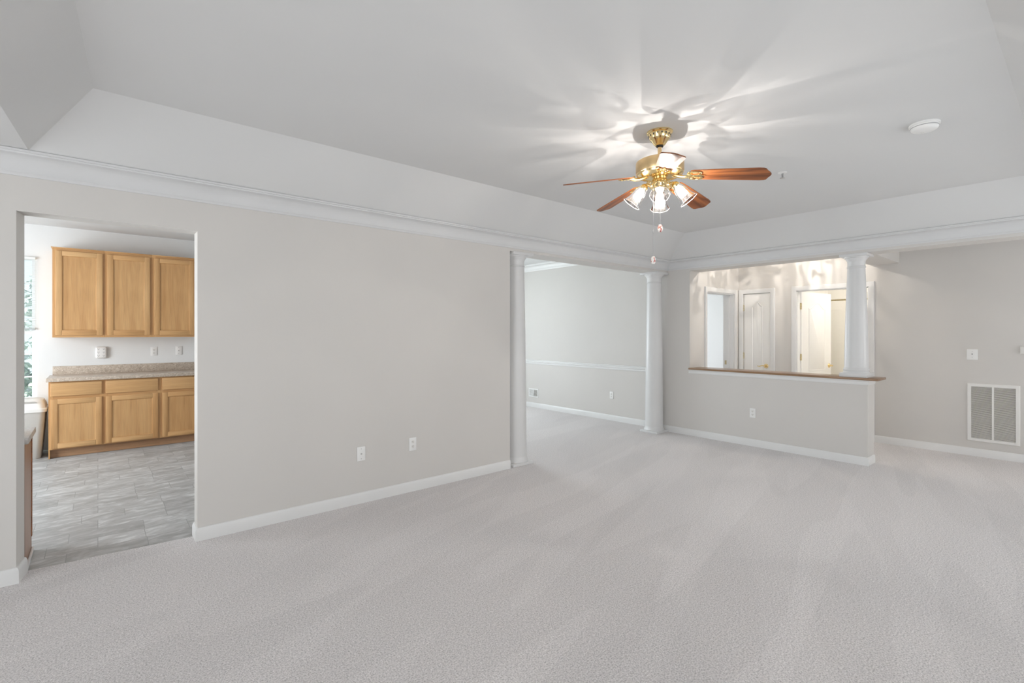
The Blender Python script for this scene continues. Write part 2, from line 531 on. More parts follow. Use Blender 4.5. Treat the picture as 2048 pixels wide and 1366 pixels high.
# ---------------------------------------------------------------- left wall with the kitchen doorway
bm = new_bm()
def wall_prism(bm, pts, z0, z1): add_prism(bm, pts, z0, z1, XY)
JL0, JL1, JR = -0.357, -0.335, 0.523
wall_prism(bm, [(XB - 0.12, YL0), (JL0, YL0), (JL1, YL1), (XB - 0.12, YL1)], 0, 2.82)
wall_prism(bm, [(JR, YL0), (3.325, YL0), (3.325, YL1), (JR, YL1)], 0, 2.82)
wall_prism(bm, [(JL0, YL0), (JR, YL0), (JR, YL1), (JL1, YL1)], 2.13, 2.82)
struct('wall_left', bm, M['wall'])

# header over the dining opening, pier, header over the half wall
bm = new_bm(); add_box(bm, 3.325, XH0, YL0, 4.23, HB, 2.82); struct('wall_dining_header', bm, M['wall'])
bm = new_bm(); add_box(bm, XH0, XH1, YR, 3.63, HB, 2.82); struct('wall_hall_header', bm, M['wall'])
bm = new_bm(); add_box(bm, XH0, XH1, 3.63, 4.23, 0, 2.82); struct('wall_pier', bm, M['wall'])
bm = new_bm(); add_box(bm, XH0, 6.56, 1.557, 3.63, 0, 0.915); struct('wall_half', bm, M['wall'])

# hall: side wall with an open doorway, far wall with two doors, dropped bulkhead
D1 = (6.79, 7.64, 2.04)
bm = new_bm()
add_box(bm, XH1, D1[0], 3.63, 3.80, 0, D1[2]); add_box(bm, D1[1], 7.91, 3.63, 3.80, 0, D1[2])
add_box(bm, XH1, 7.91, 3.63, 3.80, D1[2], 2.82)
struct('wall_hall_side', bm, M['wall'])
D2 = (3.145, 3.556, 2.045); D3 = (1.908, 2.783, 2.045)
bm = new_bm()
for y0, y1 in ((YR, D3[0]), (D3[1], D2[0]), (D2[1], 3.63)): add_box(bm, XK, XK + 0.12, y0, y1, 0, D3[2])
add_box(bm, XK, XK + 0.12, YR, 3.63, D3[2], 2.82)
struct('wall_hall_back', bm, M['wall'])
bm = new_bm(); add_box(bm, XH1, XK, 1.58, 1.88, 2.32, 2.80); struct('wall_bulkhead', bm, M['wall'])

# dining room
bm = new_bm(); add_box(bm, 6.42, 6.54, 4.23, 8.36, 0, 2.82); struct('wall_dining', bm, M['wall'])
def wall_with_window(name, mat, axis, plane0, plane1, a0, a1, z1, holes):
    """wall in the X (axis 0) or Y (axis 1) direction from a0 to a1 with rectangular holes (a, b, z0, z1)"""
    bm = new_bm()
    def bx(p, q, s, t):
        if q - p < 1e-4 or t - s < 1e-4: return
        if axis == 0: add_box(bm, p, q, plane0, plane1, s, t)
        else: add_box(bm, plane0, plane1, p, q, s, t)
    cur = a0
    for (h0, h1, s, t) in holes:
        bx(cur, h0, 0, z1); bx(h0, h1, 0, s); bx(h0, h1, t, z1); cur = h1
    bx(cur, a1, 0, z1)
    return struct(name, bm, mat)
wall_with_window('wall_dining_window', M['wall'], 0, 8.24, 8.36, 3.1, 6.42, 2.82, [(3.55, 5.05, 0.65, 2.35)])
wall_with_window('wall_kitchen', M['kitchen_wall'], 0, 8.24, 8.36, -2.72, 3.0, 2.82, [(-1.45, -0.56, 0.63, 2.345)])
wall_with_window('wall_kitchen_side', M['kitchen_wall'], 1, -2.72, -2.6, YL1, 8.24, 2.82, [(5.25, 7.15, 0.55, 2.25)])
bm = new_bm(); add_box(bm, 3.0, 3.1, YL1, 8.36, 0, 2.82); struct('wall_partition', bm, M['wall'])
# behind the camera and to the right
wall_with_window('wall_back', M['wall'], 1, XB - 0.12, XB, YR - 0.12, YL0, 2.82, [(-0.05, 2.45, 0.06, 2.13)])
wall_with_window('wall_right', M['wall'], 0, YR - 0.12, YR, XB, 9.5, 2.82, [(0.75, 2.45, 0.6, 2.1), (3.75, 5.45, 0.6, 2.1), (6.8, 7.6, 0.65, 2.05)])
# room beyond the hall doorway
bm = new_bm(); add_box(bm, 9.4, 9.5, 3.63, 6.7, 0, 2.82); struct('wall_bedroom', bm, M['kitchen_wall'])
wall_with_window('wall_bedroom_window', M['kitchen_wall'], 0, 6.6, 6.7, 6.54, 9.4, 2.82, [(7.45, 8.75, 0.7, 2.1)])
bm = new_bm(); add_box(bm, 7.91, 9.5, 3.70, 3.80, 0, 2.82); struct('wall_bedroom_side', bm, M['kitchen_wall'])
# bathroom
bm = new_bm(); add_box(bm, 9.82, 9.92, 0.6, 3.7, 0, 2.82); struct('wall_bath_back', bm, M['bath_wall'])
bm = new_bm(); add_box(bm, 7.91, 9.82, 3.0, 3.1, 0, 2.82); struct('wall_bath_left', bm, M['bath_wall'])
bm = new_bm(); add_box(bm, 7.91, 9.82, 0.7, 0.8, 0, 2.82); struct('wall_bath_right', bm, M['bath_wall'])

# ---------------------------------------------------------------- ceilings
bm = new_bm()
def quad(*p): bm.faces.new([bm.verts.new(q) for q in p])
XU, YU0, YU1 = 5.88, 0.27, 3.45
xul1, xul0 = -0.02, -0.20
l_f, l_n = (-0.30, 3.872), (-0.52, -0.10)
XF, YN = 6.222, -0.10
CR1 += 0.002
quad((xul1, YU1, TOP), (XU, YU1, TOP), (XU, YU0, TOP), (xul0, YU0, TOP))
quad((l_f[0], l_f[1], CR1), (XF, l_f[1], CR1), (XU, YU1, TOP), (xul1, YU1, TOP))
quad((XF, l_f[1], CR1), (XF, YN, CR1), (XU, YU0, TOP), (XU, YU1, TOP))
quad((XF, YN, CR1), (l_n[0], l_n[1], CR1), (xul0, YU0, TOP), (XU, YU0, TOP))
quad((l_n[0], l_n[1], CR1), (l_f[0], l_f[1], CR1), (xul1, YU1, TOP), (xul0, YU0, TOP))
quad((XB, YL0, CR1), (l_f[0], YL0, CR1), (l_f[0], l_f[1], CR1), (l_n[0], l_n[1], CR1), (l_n[0], YR, CR1), (XB, YR, CR1))
quad((l_n[0], l_n[1], CR1), (XF, YN, CR1), (XF, YR, CR1), (l_n[0], YR, CR1))
quad((XF, YR, CR1), (XF, YL0, CR1), (XH0, YL0, CR1), (XH0, YR, CR1))
quad((l_f[0], l_f[1], CR1), (l_f[0], YL0, CR1), (XF, YL0, CR1), (XF, l_f[1], CR1))
bmesh.ops.remove_doubles(bm, verts=bm.verts, dist=1e-4)
struct('ceiling', bm, M['ceiling'], smooth=5)
for nm, b in (('ceiling_kitchen', (-2.72, 3.05, YL1, 8.36)), ('ceiling_dining', (3.05, 6.45, 4.2, 8.36)),
              ('ceiling_hall', (XH1, 7.91, YR, 3.63)), ('ceiling_bedroom', (6.54, 9.5, 3.8, 6.7)), ('ceiling_bathroom', (7.91, 9.92, 0.7, 3.1))):
    bm = new_bm(); add_box(bm, b[0], b[1], b[2], b[3], TOP, TOP + 0.06)
    struct(nm, bm, M['ceiling'])

# ---------------------------------------------------------------- mouldings
def crown_profile(z0, z1, d):
    h = z1 - z0
    pts = [(0, z0), (0.010, z0), (0.014, z0 + 0.012), (0.020, z0 + 0.018), (0.020, z0 + 0.026)]
    x0, zz0, x1, zz1 = 0.020, z0 + 0.026, d - 0.018, z1 - 0.024
    for i in range(1, 8):                                     # cove
        a = PI / 2 * i / 7
        pts.append((x0 + (x1 - x0) * (1 - math.cos(a)), zz0 + (zz1 - zz0) * math.sin(a)))
    pts += [(d - 0.012, z1 - 0.022), (d - 0.010, z1 - 0.014), (d, z1 - 0.012), (d, z1), (0, z1)]
    return pts
bm = new_bm()
add_sweep(bm, [(XB, YL0), (XH0, YL0), (XH0, YR)], crown_profile(CR0, CR1 - 0.002, 0.105), XY, side=-1)
struct('trim_1', bm, M['crown'])
bm = new_bm()
add_sweep(bm, [(3.1, 8.24), (6.42, 8.24), (6.42, 4.23), (3.1, 4.23)], crown_profile(2.62, 2.74, 0.10), XY, side=-1)
struct('trim_2', bm, M['trim'])
RAIL = [(0, 0.835), (0.010, 0.835), (0.014, 0.845), (0.014, 0.862), (0.026, 0.870), (0.030, 0.882), (0.022, 0.892), (0.032, 0.900), (0.032, 0.910), (0, 0.912)]
bm = new_bm()
add_sweep(bm, [(3.1, 8.24), (6.42, 8.24), (6.42, 4.23)], RAIL, XY, side=-1)
struct('trim_3', bm, M['trim'])
BASE = [(0, 0), (0.014, 0), (0.014, 0.068), (0.011, 0.078), (0.006, 0.088), (0, 0.090)]
def baseboard(name, path, side=-1):
    bm = new_bm(); add_sweep(bm, path, BASE, XY, side=side)
    return struct(name, bm, M['trim'])
baseboard('baseboard_left', [(JR, YL1), (JR, YL0), (3.325, YL0)][::1], -1)
baseboard('baseboard_doorway', [(XB, YL0), (JL0, YL0), (JL1, YL1 + 0.01)], -1)
baseboard('baseboard_half_wall', [(6.42, 4.23), (XH0, 4.23), (XH0, 1.557), (6.56, 1.557), (6.56, 3.60)][1:], 1) if False else None
bm = new_bm(); add_sweep(bm, [(XH0, 4.23), (XH0, 1.557), (6.56, 1.557)], BASE, XY, side=-1); struct('baseboard_half_wall', bm, M['trim'])
baseboard('baseboard_hall', [(XK, 1.845), (XK, YR)], -1)
baseboard('baseboard_dining', [(3.1, 8.24), (6.42, 8.24), (6.42, 4.23)], -1)
# white moulding under the ledge
LT = [(0, 0.868), (0.008, 0.868), (0.012, 0.878), (0.012, 0.900), (0.020, 0.908), (0.024, 0.922), (0, 0.922)]
bm = new_bm(); add_sweep(bm, [(XH0, 3.64), (XH0, 1.557), (6.56, 1.557), (6.56, 3.62)], LT, XY, side=-1); struct('trim_4', bm, M['trim'])

# casings (swept round the openings)
CAS = [(0, 0), (0, 0.010), (0.008, 0.014), (0.030, 0.015), (0.046, 0.020), (0.062, 0.020), (0.066, 0.014), (0.066, 0)]
def casing(name, a0, a1, top, mp):
    bm = new_bm(); add_sweep(bm, [(a0, 0), (a0, top), (a1, top), (a1, 0)], CAS, mp, side=1)
    return struct(name, bm, M['trim'])
casing('trim_5', D1[0], D1[1], D1[2], lambda a, b, c: (a, 3.63 - c, b))
casing('trim_6', D2[0], D2[1], D2[2], lambda a, b, c: (XK - c, a, b))
casing('trim_7', D3[0], D3[1], D3[2], lambda a, b, c: (XK - c, a, b))
# jamb linings with stops
def jamb(name, box_fn, a0, a1, top):
    bm = new_bm()
    box_fn(bm, a0, a0 + 0.012, 0, top); box_fn(bm, a1 - 0.012, a1, 0, top); box_fn(bm, a0, a1, top - 0.012, top)
    return struct(name, bm, M['trim'])
j1 = jamb('trim_8', lambda bm, p, q, s, t: add_box(bm, p, q, 3.632, 3.80, s, t), D1[0], D1[1], D1[2])
bm = new_bm()
for p, q in ((D1[0] + 0.012, D1[0] + 0.024), (D1[1] - 0.024, D1[1] - 0.012)): add_box(bm, p, q, 3.70, 3.735, 0, D1[2] - 0.012)
add_box(bm, D1[0] + 0.012, D1[1] - 0.012, 3.70, 3.735, D1[2] - 0.024, D1[2] - 0.012)
struct('door_stop', bm, M['trim'], j1)
bm = new_bm(); add_box(bm, D1[1] - 0.0135, D1[1] - 0.012, 3.745, 3.775, 0.93, 0.995)
struct('strike_plate', bm, M['brass_dull'], j1)
jamb('trim_9', lambda bm, p, q, s, t: add_box(bm, XK + 0.002, XK + 0.12, p, q, s, t), D3[0], D3[1], D3[2])

# ---------------------------------------------------------------- interior doors
def panel_outline(a0, a1, z0, zs, zp):
    """cathedral-top panel, counter-clockwise"""
    pts = [(a0, z0), (a1, z0), (a1, zs)]
    wd = a1 - a0; m = (a0 + a1) / 2
    # ogee from the shoulder to the peak
    for i in range(1, 24):
        t = i / 24
        x = a1 - wd * t
        s = abs(x - m) / (wd / 2)
        z = zs + (zp - zs) * (0.5 + 0.5 * math.cos(PI * min(1, s * 1.15))) ** 0.85
        pts.append((x, z))
    pts.append((a0, zs))
    return pts

PM = [(0.0, 0.0), (0.0, 0.003), (0.006, 0.007), (0.014, 0.004), (0.022, 0.0)]
def door_leaf(parent, w_, h_, th, panels, name='leaf'):
    """leaf in local coordinates: width along +X from the hinge, thickness along Y (0..th), both faces panelled"""
    bm = new_bm()
    add_box(bm, 0, w_, 0, th, 0.008, h_, 0.002, 1)
    leaf = link(name, bm, M['door'], parent)
    for (a0, a1, z0, zs, zp) in panels:
        bm = new_bm()
        o = panel_outline(a0, a1, z0, zs, zp)
        for mp in (lambda a, b, c: (a, -c, b), lambda a, b, c: (a, th + c, b)):
            add_sweep(bm, o, PM, mp, closed=True, side=1)
            cx = (a0 + a1) / 2
            inner = [(cx + (a - cx) * (1 - 0.075 / (a1 - a0)), z0 + (b - z0) * 0.955 + 0.022) for a, b in o]
            outer = [(cx + (a - cx) * (1 - 0.045 / (a1 - a0)), z0 + (b - z0) * 0.972 + 0.013) for a, b in o]
            A = [bm.verts.new(mp(a, b, 0.0)) for a, b in outer]; B = [bm.verts.new(mp(a, b, 0.005)) for a, b in inner]
            for i in range(len(A)):
                j = (i + 1) % len(A); bm.faces.new((A[i], A[j], B[j], B[i]))
            bm.faces.new(B)
        link('panel_moulding', bm, M['door'], leaf)
    return leaf

def hinge(parent, x, y, z, leafsize=(0.018, 0.004)):
    bm = new_bm()
    add_lathe(bm, [(0.0, -0.052), (0.006, -0.050), (0.006, 0.050), (0.0, 0.052)], 10, Matrix.Translation((x, y, z)))
    add_box(bm, x - leafsize[0], x + leafsize[0], y - leafsize[1] / 2, y + leafsize[1] / 2, z - 0.045, z + 0.045)
    return link('hinge', bm, M['brass_dull'], parent)

def lever(parent, x, z, y, sgn, dirx):
    """rosette and lever on the face y; sgn = outward direction along Y; the lever points along dirx"""
    bm = new_bm()
    T = Matrix.Translation((x, y, z)) @ Matrix.Rotation(PI / 2 if sgn < 0 else -PI / 2, 4, 'X')
    add_lathe(bm, [(0.033, 0.0), (0.033, 0.005), (0.026, 0.012), (0.014, 0.016), (0.011, 0.045), (0.012, 0.055), (0.0, 0.058)], 20, T)
    yy = y + sgn * 0.05
    add_tube(bm, [(x, yy, z), (x + dirx * 0.03, yy, z + 0.008), (x + dirx * 0.06, yy, z + 0.001), (x + dirx * 0.085, yy, z - 0.008), (x + dirx * 0.105, yy, z - 0.003), (x + dirx * 0.11, yy, z + 0.004)],
             [0.010, 0.009, 0.008, 0.007, 0.006, 0.005], 10)
    return link('lever_handle', bm, M['brass'], parent)

# closed narrow door on the far hall wall (hinges at the left = higher Y)
d2 = bpy.data.objects.new('door_2', None); COL.objects.link(d2); d2['kind'] = 'structure'
d2.location = (XK + 0.012, D2[1] - 0.008, 0); d2.rotation_euler = (0, 0, -PI / 2)
W2 = D2[1] - D2[0] - 0.014
door_leaf(d2, W2, 2.035, 0.035, [(0.115, 0.285, 0.80, 1.85, 1.915), (0.115, 0.285, 0.22, 0.66, 0.66001)])
for z in (0.28, 1.075, 1.825): hinge(d2, -0.004, -0.006, z, (0.010, 0.004))
lever(d2, W2 - 0.062, 0.925, 0.0, -1, -1)

# open door to the bathroom
d3 = bpy.data.objects.new('door_3', None); COL.objects.link(d3); d3['kind'] = 'structure'
d3.location = (XK + 0.125, D3[1] - 0.02, 0); d3.rotation_euler = (0, 0, math.radians(-9.5))
W3 = 0.83
door_leaf(d3, W3, 2.035, 0.035, [(0.20, 0.66, 0.86, 1.80, 1.885), (0.20, 0.66, 0.22, 0.70, 0.70001)])
for z in (0.28, 1.075, 1.825): hinge(d3, -0.012, -0.002, z, (0.022, 0.004))
lever(d3, W3 - 0.062, 0.925, 0.0, -1, -1)
lever(d3, W3 - 0.062, 0.925, 0.035, 1, -1)

# ---------------------------------------------------------------- columns
def column(name, x, y, z0, z1, label, r0=0.125, r1=0.10, pl=0.145, small=1.0):
    t = thing(name, (x, y, z0), label, 'column', group=None)
    H = z1 - z0
    pz = 0.028 * small if small == 1.0 else 0.045
    bm = new_bm(); add_box(bm, -pl, pl, -pl, pl, 0, pz, 0.003, 2); link('plinth', bm, M['column'], t)
    bm = new_bm()
    if small == 1.0:
        prof = [(pl * 0.97, pz), (pl * 0.99, pz + 0.008), (pl * 0.96, pz + 0.018), (r0 + 0.010, pz + 0.026), (r0 + 0.004, pz + 0.040), (r0, pz + 0.060)]
        zb = pz + 0.060
    else:
        prof = [(pl * 0.97, pz), (pl * 0.95, pz + 0.008), (pl * 0.90, pz + 0.018), (r0 + 0.012, pz + 0.034), (r0 + 0.009, pz + 0.044), (r0 + 0.002, pz + 0.056), (r0, pz + 0.066)]
        zb = pz + 0.066
    add_lathe(bm, prof, 48); link('base_moulding', bm, M['column'], t)
    zc = H - 0.150
    bm = new_bm()
    prof = [(r0 - (r0 - r1) * (i / 14) ** 1.6, zb + (zc - zb) * i / 14) for i in range(15)]
    add_lathe(bm, prof, 48); link('shaft', bm, M['column'], t)
    bm = new_bm()
    prof = [(r1, zc), (r1 + 0.007, zc + 0.003), (r1 + 0.007, zc + 0.012), (r1 + 0.001, zc + 0.016), (r1 + 0.001, zc + 0.065),
            (r1 + 0.006, zc + 0.080), (r1 + 0.018, zc + 0.098), (r1 + 0.020, zc + 0.106), (r1 + 0.030, zc + 0.110), (r1 + 0.034, zc + 0.118), (r1 + 0.034, zc + 0.122)]
    add_lathe(bm, prof, 48)
    add_box(bm, -pl, pl, -pl, pl, H - 0.028, H, 0.002, 2)
    cp = link('capital', bm, M['column'], t)
    return t
column('column', 3.51, 4.10, 0, HB, 'tall round white column standing at the end of the long blank wall')
column('column', 6.165, 4.10, 0, HB, 'tall round white column standing on carpet at far corner of dining opening')
column('column', 6.44, 1.69, 0.945, HB, 'short round white column standing on top of the half wall ledge', r0=0.112, r1=0.082, pl=0.13, small=0.9)

bm = new_bm(); add_box(bm, 6.285, 6.60, 1.455, 3.632, 0.920, 0.945, 0.004, 2)
tag(link('ledge', bm, M['ledge']), 'long narrow brown wooden ledge capping the half wall', 'ledge')

# ---------------------------------------------------------------- wall plates
def plate_on(loc, facing):
    """rotation so that local -Y faces the room"""
    return {'-Y': (0, 0, 0), '-X': (0, 0, -PI / 2)}[facing]

def wall_plate(bm, w_, h_, d=0.006):
    add_box(bm, -w_ / 2, w_ / 2, -d, 0, -h_ / 2, h_ / 2, 0.0025, 2)

def outlet(loc, facing, label, name='wall_outlet'):
    t = thing(name, loc, label, 'outlet', plate_on(loc, facing))
    bm = new_bm(); wall_plate(bm, 0.072, 0.118); link('cover_plate', bm, M['plastic'], t)
    for s in (1, -1):
        bm = new_bm()
        T = Matrix.Translation((0, -0.006, s * 0.0205)) @ Matrix.Rotation(PI / 2, 4, 'X') @ Matrix.Diagonal((1, 0.86, 1, 1))
        add_lathe(bm, [(0.0172, 0.0), (0.0172, 0.0018), (0.0162, 0.0026), (0.0, 0.0026)], 24, T)
        r = link('receptacle', bm, M['plastic_warm'], t)
        bm = new_bm()
        z = s * 0.0205
        add_box(bm, -0.0078, -0.0056, -0.0091, -0.0085, z - 0.001, z + 0.0085)
        add_box(bm, 0.0054, 0.0074, -0.0091, -0.0085, z + 0.0005, z + 0.0080)
        add_lathe(bm, [(0.0030, 0), (0.0030, 0.0006), (0, 0.0006)], 12, Matrix.Translation((0, -0.0085, z - 0.0065)) @ Matrix.Rotation(PI / 2, 4, 'X'))
        link('slots', bm, M['slot'], r)
    return t
outlet((2.176, YL0, 0.425), '-Y', 'white duplex outlet low on the long blank wall, right of the cable plate')
outlet((XH0, 2.765, 0.42), '-X', 'white duplex outlet in the middle of the half wall')
outlet((6.42, 5.07, 0.412), '-X', 'small white outlet on the dining wall below the chair rail')
outlet((0.582, 8.24, 1.18), '-Y', 'white outlet between cabinets in the kitchen, middle of the three wall devices')

def jack_plate(loc, facing, label, knob):
    t = thing('cable_plate', loc, label, 'wall plate', plate_on(loc, facing))
    bm = new_bm(); wall_plate(bm, 0.072, 0.118, 0.009); link('cover_plate', bm, M['plastic'], t)
    for s in (1, -1):
        bm = new_bm()
        add_lathe(bm, [(0.0035, 0), (0.003, 0.001), (0, 0.001)], 12, Matrix.Translation((0, -0.009, s * 0.042)) @ Matrix.Rotation(PI / 2, 4, 'X'))
        link('screw', bm, M['grey_knob'], t)
    bm = new_bm()
    add_lathe(bm, [(0.0065, 0), (0.0065, 0.003), (0.0047, 0.003), (0.0047, 0.010), (0, 0.010)], 12, Matrix.Translation((0, -0.009, 0)) @ Matrix.Rotation(PI / 2, 4, 'X'))
    link('jack', bm, knob, t)
    return t
jack_plate((1.69, YL0, 0.415), '-Y', 'white cable jack plate low on the long blank wall, nearer the doorway', M['steel'])
jack_plate((0.862, 8.24, 1.185), '-Y', 'white phone jack plate under the cabinets, rightmost of the kitchen wall devices', M['grey_knob'])

# multi-socket adapter
t = thing('outlet_adapter', (0.032, 8.24, 1.18), 'white rounded six-socket adapter on the kitchen wall under the first cabinet', 'outlet adapter')
bm = new_bm(); add_box(bm, -0.058, 0.058, -0.042, 0, -0.075, 0.075, 0.022, 4); body = link('housing', bm, M['plastic'], t)
for ix in (-1, 1):
    for iz in (-1, 0, 1):
        bm = new_bm()
        x, z = ix * 0.026, iz * 0.042
        add_box(bm, x - 0.008, x - 0.005, -0.0428, -0.042, z, z + 0.010)
        add_box(bm, x + 0.005, x + 0.008, -0.0428, -0.042, z, z + 0.010)
        add_box(bm, x - 0.003, x + 0.003, -0.0428, -0.042, z - 0.010, z - 0.004)
        link('socket', bm, M['slot'], t)

# switch plate and thermostat on the hall wall
t = thing('light_switch', (XK, 0.90, 1.18), 'white square switch plate with grey toggle above the return air grille', 'switch', plate_on(0, '-X'))
bm = new_bm(); wall_plate(bm, 0.095, 0.122, 0.007); link('cover_plate', bm, M['plastic'], t)
bm = new_bm(); add_box(bm, -0.005, 0.005, -0.018, -0.006, -0.004, 0.012, 0.002, 1, Matrix.Translation((0, 0, 0))); link('toggle', bm, M['grey_knob'], t)
for s in (1, -1):
    bm = new_bm(); add_lathe(bm, [(0.003, 0), (0.0025, 0.001), (0, 0.001)], 10, Matrix.Translation((0, -0.007, s * 0.032)) @ Matrix.Rotation(PI / 2, 4, 'X')); link('screw', bm, M['grey_knob'], t)
t = thing('thermostat', (XK, 0.462, 1.24), 'small white thermostat at the right edge of the hall wall', 'thermostat', plate_on(0, '-X'))
bm = new_bm(); add_box(bm, -0.052, 0.052, -0.010, 0, -0.042, 0.042, 0.004, 2); link('back_plate', bm, M['plastic_warm'], t)
bm = new_bm(); add_box(bm, -0.046, 0.046, -0.026, -0.010, -0.037, 0.037, 0.006, 2); link('cover', bm, M['plastic_warm'], t)

# return air grille
GW, GH = 0.432, 0.668
t = thing('return_air_grille', (XK, 0.727, 0.510), 'large white louvered return air grille low on the hall wall', 'air grille', plate_on(0, '-X'))
bm = new_bm()
add_sweep(bm, [(-GW/2, -GH/2), (GW/2, -GH/2), (GW/2, GH/2), (-GW/2, GH/2)], [(0, 0), (0, 0.006), (0.004, 0.010), (0.034, 0.010), (0.034, 0)], lambda a, b, c: (a, -c, b), closed=True, side=1)
link('frame', bm, M['louver'], t)
bm = new_bm(); add_box(bm, -0.009, 0.009, -0.010, -0.001, -GH/2 + 0.03, GH/2 - 0.03); link('center_bar', bm, M['louver'], t)
bm = new_bm(); add_box(bm, -GW/2 + 0.03, GW/2 - 0.03, -0.0015, 0.0, -GH/2 + 0.03, GH/2 - 0.03); link('dark_backing', bm, M['duct'], t)
bm = new_bm()
nl = 50
for i in range(nl):
    z = -GH/2 + 0.040 + (GH - 0.080) * i / (nl - 1)
    T = Matrix.Translation((0, -0.0055, z)) @ Matrix.Rotation(math.radians(35), 4, 'X')
    add_box(bm, -GW/2 + 0.033, GW/2 - 0.033, -0.0045, 0.0045, -0.0006, 0.0006, T=T)
link('louvers', bm, M['louver'], t)

# small register in the dining room
t = thing('wall_register', (6.42, 6.95, 0.278), 'small white wall register low on the dining wall beside the column', 'air vent', plate_on(0, '-X'))
bm = new_bm()
add_sweep(bm, [(-0.135, -0.083), (0.135, -0.083), (0.135, 0.083), (-0.135, 0.083)], [(0, 0), (0, 0.004), (0.004, 0.008), (0.020, 0.008), (0.020, 0)], lambda a, b, c: (a, -c, b), closed=True, side=1)
link('frame', bm, M['plastic'], t)
bm = new_bm(); add_box(bm, -0.118, 0.118, -0.0012, 0, -0.066, 0.066); link('dark_backing', bm, M['duct'], t)
bm = new_bm(); add_box(bm, -0.006, 0.006, -0.008, -0.001, -0.066, 0.066); link('center_bar', bm, M['plastic'], t)
for x0, x1, ang in ((-0.116, -0.006, 0), (0.006, 0.116, 0)):
    bm = new_bm()
    for i in range(9):
        z = -0.058 + 0.116 * i / 8
        tilt = 62 if x0 < 0 else 25
        add_box(bm, x0, x1, -0.005, 0.005, -0.0006, 0.0006, T=Matrix.Translation((0, -0.0045, z)) @ Matrix.Rotation(math.radians(tilt), 4, 'X'))
    link('louvers', bm, M['plastic'], t)

# ---------------------------------------------------------------- smoke detector and sprinkler on the tray ceiling
t = thing('smoke_detector', (3.957, 0.677, TOP), 'round white smoke detector on the ceiling right of the fan', 'smoke detector', (PI, 0, 0.6))
bm = new_bm(); add_lathe(bm, [(0.078, 0), (0.078, 0.010), (0.074, 0.012), (0.0, 0.012)], 40); link('mounting_base', bm, M['plastic'], t)
bm = new_bm(); add_lathe(bm, [(0.070, 0.012), (0.070, 0.028), (0.066, 0.036), (0.054, 0.043), (0.0, 0.045)], 40); cov = link('cover', bm, M['plastic'], t)
bm = new_bm(); add_lathe(bm, [(0.0695, 0.0195), (0.0708, 0.0195), (0.0708, 0.0235), (0.0695, 0.0235)], 40, cap0=False, cap1=False); link('vent_gap', bm, M['grey_knob'], t)
bm = new_bm(); add_lathe(bm, [(0.006, 0.044), (0.006, 0.047), (0, 0.047)], 14, Matrix.Translation((0.025, 0, 0))); link('test_button', bm, M['plastic_warm'], t)

t = thing('fire_sprinkler', (4.268, 1.63, TOP), 'small sprinkler head on the ceiling beyond the tip of the right fan blade', 'sprinkler', (PI, 0, 0))
bm = new_bm(); add_lathe(bm, [(0.034, 0), (0.034, 0.003), (0.020, 0.008), (0.012, 0.009), (0.0, 0.009)], 28); link('escutcheon', bm, M['plastic'], t)
bm = new_bm(); add_lathe(bm, [(0.008, 0.008), (0.008, 0.018), (0.003, 0.020), (0.003, 0.044), (0, 0.044)], 14)
for s in (1, -1): add_tube(bm, [(s * 0.008, 0, 0.016), (s * 0.014, 0, 0.026), (s * 0.010, 0, 0.038), (0, 0, 0.045)], 0.002, 8)
link('frame', bm, M['grey_knob'], t)
bm = new_bm()
add_lathe(bm, [(0.0, 0.044), (0.020, 0.045), (0.020, 0.047), (0.0, 0.048)], 24, wave=None); link('deflector', bm, M['steel'], t)

# ================================================================ ceiling fan
FX, FY = 2.80, 1.82
FAN_W = 8
fan = thing('ceiling_fan', (FX, FY, TOP), 'brass ceiling fan with five reddish wood blades and four lit bell shades', 'ceiling fan')
def fz(z): return z - TOP
bm = new_bm()
add_lathe(bm, [(0.083, 0), (0.083, -0.006), (0.078, -0.012), (0.071, -0.016), (0.066, -0.040), (0.060, -0.052), (0.050, -0.060), (0.040, -0.078), (0.028, -0.090), (0.0, -0.090)], 40)
cano = link('canopy', bm, M['brass'], fan)
bm = new_bm()
for k in range(16):
    a = 2 * PI * k / 16
    T = Matrix.Rotation(a, 4, 'Z') @ Matrix.Translation((0.0695, 0, -0.026)) @ Matrix.Rotation(-0.12, 4, 'Y')
    add_prism(bm, [(-0.006, 0.006), (0.006, 0.006), (0, -0.008)], -0.002, 0.0012, lambda p, q, d, T=T: T @ Vector((d, p, q)))
link('vent_cutouts', bm, M['slot'], cano)
bm = new_bm(); add_lathe(bm, [(0.022, -0.088), (0.022, -0.097), (0.014, -0.100), (0.0, -0.100)], 24); link('rubber_collar', bm, M['rubber'], fan)
bm = new_bm(); add_lathe(bm, [(0.0125, -0.095), (0.0125, -0.185)], 20); link('downrod', bm, M['brass_brushed'], fan)
bm = new_bm()
add_lathe(bm, [(0.0, fz(2.566)), (0.024, fz(2.566)), (0.030, fz(2.560)), (0.090, fz(2.556)), (0.140, fz(2.550)), (0.150, fz(2.544)), (0.152, fz(2.536)), (0.152, fz(2.478)), (0.149, fz(2.470)), (0.140, fz(2.466)), (0.0, fz(2.466))], 56)
mot = link('motor_housing', bm, M['brass_brushed'], fan)
bm = new_bm()
add_lathe(bm, [(0.146, fz(2.468)), (0.143, fz(2.458)), (0.118, fz(2.446)), (0.085, fz(2.440)), (0.0, fz(2.440))], 56, wave=lambda a, i: 1 + 0.012 * math.cos(28 * a) * (1 if i in (1, 2) else 0))
link('vented_ring', bm, M['brass'], mot)
